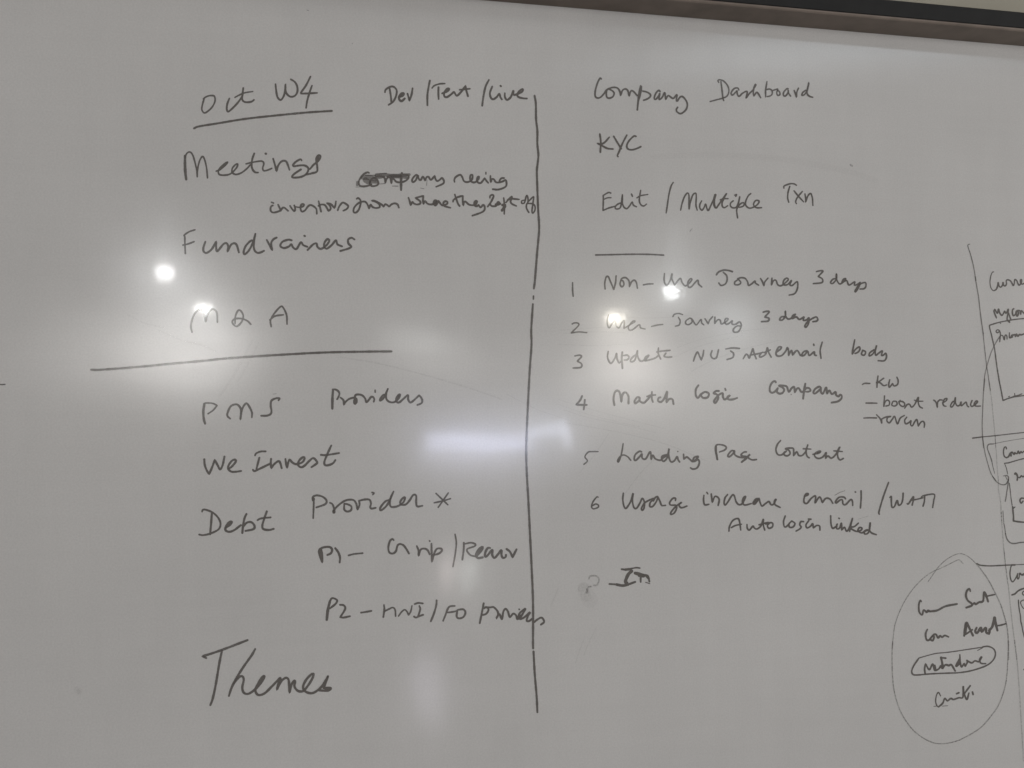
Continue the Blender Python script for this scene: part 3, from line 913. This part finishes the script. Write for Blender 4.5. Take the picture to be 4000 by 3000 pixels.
W('oval_outline', 'small capsule drawn round Meting done', 3420,2500,580, 23, """
17: 640 270, 760 235, 900 200, 1100 180, 1400 135, 1600 105
24: 1600 100, 1680 95, 1760 135, 1785 210, 1750 300, 1650 380, 1450 450, 1250 485, 1000 495, 800 505, 620 520, 555 510, 538 460, 570 380, 640 275
14: 1520 155, 1600 112""")
W('list_item', 'Commit', 3420,2500,580, 28, """
20: 968 832, 935 780, 905 830, 895 920, 915 980, 940 995
27: 940 995, 1000 940, 1030 870, 1070 905, 1120 870, 1160 885, 1240 860, 1300 850, 1305 690, 1315 800
1410 680, 1330 790, 1330 830, 1360 885, 1390 790
1205 800, 1240 785
34: 1443 775, 1452 810
10: 865 990, 920 982
10: 990 985, 1075 978""")
W('oval_outline', 'large thin oval round the Conn list', 3420,2140,580, 13, """
780 505, 860 390, 940 280, 1060 170, 1200 95, 1300 92, 1400 145, 1500 240
18: 1500 240, 1560 310, 1680 480, 1780 670, 1860 840, 1920 1030, 1960 1200, 1980 1450, 1980 1659
@3420 2500 580
16: 1975 0, 1975 150, 1955 530, 1910 760, 1830 970, 1720 1130, 1580 1290, 1420 1400, 1250 1490
16: 1250 1490, 1130 1525, 970 1545, 830 1520, 680 1440, 540 1320, 400 1120, 320 930, 270 720, 248 460, 245 200, 255 20
@3420 2140 580
13: 245 1500, 265 1310, 285 1160, 340 990, 430 800, 550 620, 700 460, 840 360, 940 315, 1060 260, 1210 185, 1250 182, 1300 232""", a=.6)
W('ruled_line', 'long thin slanting line down the right', 3740,900,260, 44, """
36: 400 460, 360 470, 345 540, 430 800, 520 1150, 560 1360, 610 1659
@3700 1080 300
33: 800 0, 850 300, 900 600, 940 950, 980 1270, 1035 1659
@3700 1300 300
28: 1030 0, 1070 400, 1130 930, 1180 1250, 1240 1659""", a=.7)
W('ruled_line', 'faint lower run of the slanting line', 3640,1480,360, 22, """
1355 0, 1420 420, 1470 900, 1510 1340, 1530 1659
@3760 1700 240
30: 1175 50, 1180 260, 1215 700, 1240 1150, 1280 1659
@3760 1860 240
40: 1280 0, 1290 500, 1330 700, 1370 1000, 1385 1300, 1410 1659
@3760 2000 240
36: 1380 0, 1405 400, 1430 700, 1470 1200, 1510 1659
@3840 2160 160
42: 1140 0, 1185 450, 1240 900, 1290 1400, 1320 1659
@3420 2140 580
17: 1910 10, 1940 300, 1980 600, 2010 900, 2050 1250, 2100 1659
@3420 2500 580
17: 2070 0, 2110 350, 2140 750, 2160 1100, 2175 1350, 2195 1659, 2200 1800""", a=.36)
W('arrow', 'thin curved arrow linking two sketch boxes', 3700,1300,300, 34, """
36: 1510 110, 1430 230, 1340 390
30: 1340 390, 1260 570, 1200 750, 1140 950
26: 1140 950, 1090 1170, 1060 1400, 1050 1659
@3640 1480 360
24: 1270 0, 1235 350, 1215 800, 1205 1100, 1215 1400, 1240 1659
@3760 1700 240
32: 715 60, 750 300, 800 620, 860 870, 940 1150, 1030 1400, 1200 1640
@3760 1860 240
44: 1070 0, 1200 180, 1340 280, 1460 310, 1560 280, 1620 190, 1650 100, 1640 20, 1590 -20, 1470 -10
44: 1650 100, 1630 300, 1590 560, 1560 760, 1530 900
30: 1545 5, 1600 120""", a=.7)
W('sketch_box', 'tall box sketched under My Conn', 3700,1080,300, 40, """
2212 1210, 1900 1245, 1500 1320, 1215 1405, 1215 1405, 1220 1480, 1265 1659
@3700 1300 300
1260 0, 1300 180, 1360 450, 1400 750, 1440 1050, 1500 1400, 1550 1659
@3640 1480 360
36: 1605 0, 1660 270, 1705 520, 1705 520, 1830 470, 1980 430, 2212 400
30: 1840 430, 1860 418
26: 1985 350, 1990 400
28: 1950 420, 2060 395, 2160 360
@3700 1080 300
60: 1790 1300, 1780 1310
26: 1520 1340, 1545 1360""")
W('handwritten_word', 'Curre cut off at the right edge', 3740,900,260, 40, """
1200 1380, 1160 1390, 1110 1500, 1080 1659
@3700 1080 300
32: 1248 0, 1230 150, 1245 290, 1290 380, 1345 410, 1400 385
46: 1345 410, 1410 370, 1450 270, 1465 175, 1490 270, 1535 310, 1590 250, 1605 170, 1620 250, 1670 270, 1705 210, 1700 120, 1740 95, 1810 120, 1860 190, 1900 260, 1930 200, 1945 90, 2000 120, 2035 210, 2075 250, 2130 180, 2140 100, 2110 95, 2105 170, 2150 220, 2230 195""")
W('handwritten_word', 'My Con cut off at the right edge', 3700,1080,300, 48, """
1415 1190, 1370 1080, 1345 1000, 1370 945, 1370 945, 1440 1060, 1475 940, 1510 1050, 1570 1120, 1620 1060, 1650 1000, 1690 1060, 1740 980, 1755 935, 1750 1050, 1730 1150, 1725 1250, 1790 1320
1770 1060, 1800 1160, 1830 1240
1915 930, 1880 960, 1875 1060, 1905 1130, 1960 1090, 1990 1000, 1990 1110, 2020 1140, 2050 1040, 2000 990, 2090 990, 2110 1090, 2130 990, 2180 1030, 2230 1080""")
W('handwritten_word', 'small scrawl inside the tall box', 3700,1300,300, 40, """
1510 260, 1520 150, 1530 40, 1500 -60, 1440 -85, 1405 -40, 1440 0, 1490 -30
1550 70, 1600 90, 1640 200, 1660 90, 1690 60, 1715 100, 1720 180
1790 0, 1790 140, 1850 130, 1890 50
70: 1860 80, 1850 120
52: 1900 70, 1950 50, 1960 110, 1990 40, 2030 100, 2080 50, 2130 60, 2230 25
50: 1790 140, 1880 120""")
W('ruled_line', 'short sloping line between the boxes', 3640,1480,360, 30, """
36: 975 1422, 1200 1393
27: 1200 1393, 1500 1365, 1850 1325, 2212 1285""", a=.9)
W('sketch_box', 'rounded outline with a curved lower end', 3760,1700,240, 30, """
22: 2230 110, 1900 160, 1500 230, 1180 295, 1100 315
42: 1100 315, 950 325, 895 390, 890 480, 930 600, 1000 780, 1050 930
30: 1050 930, 1080 1100, 1120 1250, 1150 1380
@3760 1860 240
26: 1450 1250, 1460 1450, 1480 1659
@3760 2000 240
34: 1480 400, 1520 600, 1540 780
50: 1540 780, 1590 960, 1680 1080, 1780 1130, 1900 1130, 2050 1100, 2230 1085""", a=.75)
W('sketch_box', 'small inner box beside Con', 3760,1700,240, 46, """
2230 835, 2060 875, 1800 950, 1640 995, 1500 1010, 1500 1010
30: 1505 1015, 1570 1180, 1620 1400
@3760 1860 240
36: 1680 250, 1710 500, 1740 780, 1780 1050
64: 1800 1100, 1815 1300, 1830 1450, 1825 1610, 1825 1610, 2000 1640, 2230 1660
50: 1820 1160, 1880 1110""", a=.9)
W('handwritten_word', 'Con cut off beside the inner box', 3760,1700,240, 52, """
1575 490, 1560 430, 1510 430, 1475 520, 1470 640, 1500 760, 1570 810
64: 1570 810, 1650 770, 1710 650, 1760 610
80: 1730 650, 1740 740
70: 1780 610, 1850 690, 1880 630
60: 1850 640, 1960 660, 2000 570, 2040 660, 2100 590, 2140 630, 2230 560""")
W('handwritten_word', 'small scrawl inside the inner box', 3760,1700,240, 66, """
1870 1400, 1900 1360, 1940 1400, 1975 1500, 1960 1620
80: 1890 1380, 1900 1390
55: 1975 1500, 2050 1530, 2110 1460, 2170 1500, 2240 1440
@3760 1860 240
60: 2230 800, 2110 795, 2060 880, 2105 970, 2170 900""")
W('ruled_line', 'horizontal stroke running off the large oval', 3420,2140,580, 22, """
1510 235, 1560 258, 1680 268, 1800 265, 1930 258, 2080 252
14: 2080 252, 2230 243""")
W('handwritten_word', 'Con cut off below the horizontal stroke', 3840,2160,160, 74, """
1700 665, 1580 660, 1520 700, 1480 850, 1450 1100, 1480 1380, 1540 1520, 1600 1560, 1680 1480, 1790 1300, 1870 1110
1870 1110, 1850 1350, 1900 1400, 1950 1280, 1960 1100, 2010 1090
130: 2010 1130, 2100 1180, 2240 1140""")
W('ruled_line', 'long horizontal rule under M & A', 0,0,2212, 9.2, """
356 1444.5, 398 1444, 542 1433, 687 1419, 800 1409, 875 1401, 1015 1391, 1243 1378, 1406 1374, 1529 1372.7""")
W('divider_line', 'tall vertical line parting left and right columns', 0,0,2212, 9, """
2088 374, 2093 405, 2094 466, 2099 512, 2099 562, 2103 605, 2100 640, 2097 670, 2099 739, 2102 819, 2106 888, 2102 945, 2097 1000, 2090 1090, 2085.5 1127
8: 2084 1157, 2083.5 1168
2081.5 1188, 2080 1210, 2075 1290, 2076 1349, 2069 1449, 2062 1584, 2058 1675, 2055.5 1765, 2058 1855, 2063.7 1950, 2069 2060, 2076 2205, 2082 2349, 2082 2508, 2082.5 2532
2084 2545, 2089 2635, 2096 2718, 2099 2782""")
W('sketch_box', 'box side cut off at the lower right edge', 3880,2340,120, 95, """
130: 1340 -300, 1560 -380, 1760 -570, 2000 -700, 2260 -780
1800 70, 1830 480, 1890 900, 1940 1150, 1975 1580, 2050 1900, 2110 2250, 2160 2450, 2240 2750
80: 2260 60, 2080 100, 1960 220, 2000 400, 2120 620, 2260 700
100: 2240 -580, 2120 -500, 2110 -350, 2240 -260
@3840 2500 160
90: 2205 1590, 2260 1600""")
W('tick_mark', 'tiny dash at the left edge', 0,1200,800, 16, """
-20 832, 20 836, 55 834""", a=.8)
W('smudge', 'dark rubbed smear over the word Company', 1340,600,440, 40, """
60: 640 425, 800 420, 1000 425, 1300 415
100: 380 470, 500 470, 640 500
60: 700 470, 800 455
26: 640 400, 850 388
26: 440 425, 640 428
60: 960 470, 1060 460, 1240 470
70: 560 550, 650 560
18: 970 638, 1080 640
14: 1520 676, 1590 692
16: 700 600, 830 588
14: 250 658, 330 655
12: 1650 520, 1640 630
110: 440 520, 500 560
70: 880 460, 1000 440, 1120 440
50: 280 560, 275 620""", a=.66)
W('smudge', 'faint grey smear below the erased numeral', 2240,2240,200, 300, """
500: 420 600, 480 800, 560 1000
700: 480 700, 560 900, 700 1150""", a=.05)
W('smudge', 'small grey fingerprint low on the left', 250,2600,150, 500, """
500: 800 1400, 830 1480
260: 820 1440, 850 1500""", a=.07)
W('ink_speck', 'small dark speck right of KYC', 3000,0,1000, 16, """
712 1425, 725 1434""", a=.5)
W('ink_speck', 'short dash near the top edge left of the headings', 1000,0,1000, 5, """
440 88, 455 93""", a=.8)
W('ink_speck', 'dot above Dev', 1000,0,1000, 9, """
832 376, 834 379""", a=.5)
W('ink_speck', 'tiny slanted tick under Multiple', 2640,660,600, 12, """
200 900, 225 870, 240 860""", a=.5)
W('ink_speck', 'thin slanted tick above email', 3160,1840,600, 8, """
370 350, 440 310, 515 283""", a=.7)
W('ink_speck', 'faint slanted tick above linked', 3160,1840,600, 8, """
700 695, 780 670, 860 645""", a=.3)
W('ink_speck', 'short dash above PMS', 750,1480,540, 10, """
1300 245, 1350 235""", a=.5)
W('eraser_streak', 'faint wide arc wiped beneath KYC', 0,0,2212, 22, """
2550 612, 2750 606, 2950 612, 3120 632, 3300 668, 3420 705""", a=.035)
W('eraser_streak', 'faint wiped streaks crossing left of item 5', 0,0,2212, 5, """
6: 1330 1395, 1480 1420, 1660 1465, 1830 1515, 1960 1560
3: 2180 1560, 2330 1605, 2470 1642, 2600 1675
3: 2200 1600, 2300 1632, 2440 1660, 2560 1690
4: 2200 1650, 2330 1672, 2470 1700, 2600 1735, 2760 1800
2.5: 2180 1580, 2320 1625, 2500 1668
3: 1980 1540, 2100 1600, 2220 1640""", a=.10)
W('eraser_streak', 'slanting wiped streaks below M & A', 0,0,2212, 7, """
10: 985 1330, 950 1400, 905 1480, 860 1545
7: 1010 1340, 970 1420, 930 1490
6: 620 1290, 700 1325, 790 1350, 850 1375
6: 500 1230, 560 1260, 640 1280""", a=.07)
W('eraser_streak', 'fine wiped streaks between items 2 and 3', 0,0,2212, 3, """
2180 1290, 2350 1280, 2480 1284
2200 1302, 2330 1296, 2440 1299
2180 1345, 2330 1350, 2470 1342
2640 1360, 2740 1325, 2860 1300, 3000 1280
2620 1400, 2740 1350, 2900 1310
4: 2700 1450, 2800 1400, 2920 1360, 3040 1330
2420 1240, 2560 1242, 2700 1232""", a=.10)
W('eraser_streak', 'steep faint streaks right of the divider near the bottom', 0,0,2212, 3, """
4: 2280 2500, 2262 2545, 2248 2590
3: 2330 2450, 2300 2510, 2280 2560
5: 2180 2300, 2150 2370
4: 2580 1770, 2500 1850, 2440 1930
4: 2380 1690, 2320 1780, 2260 1850""", a=.10)
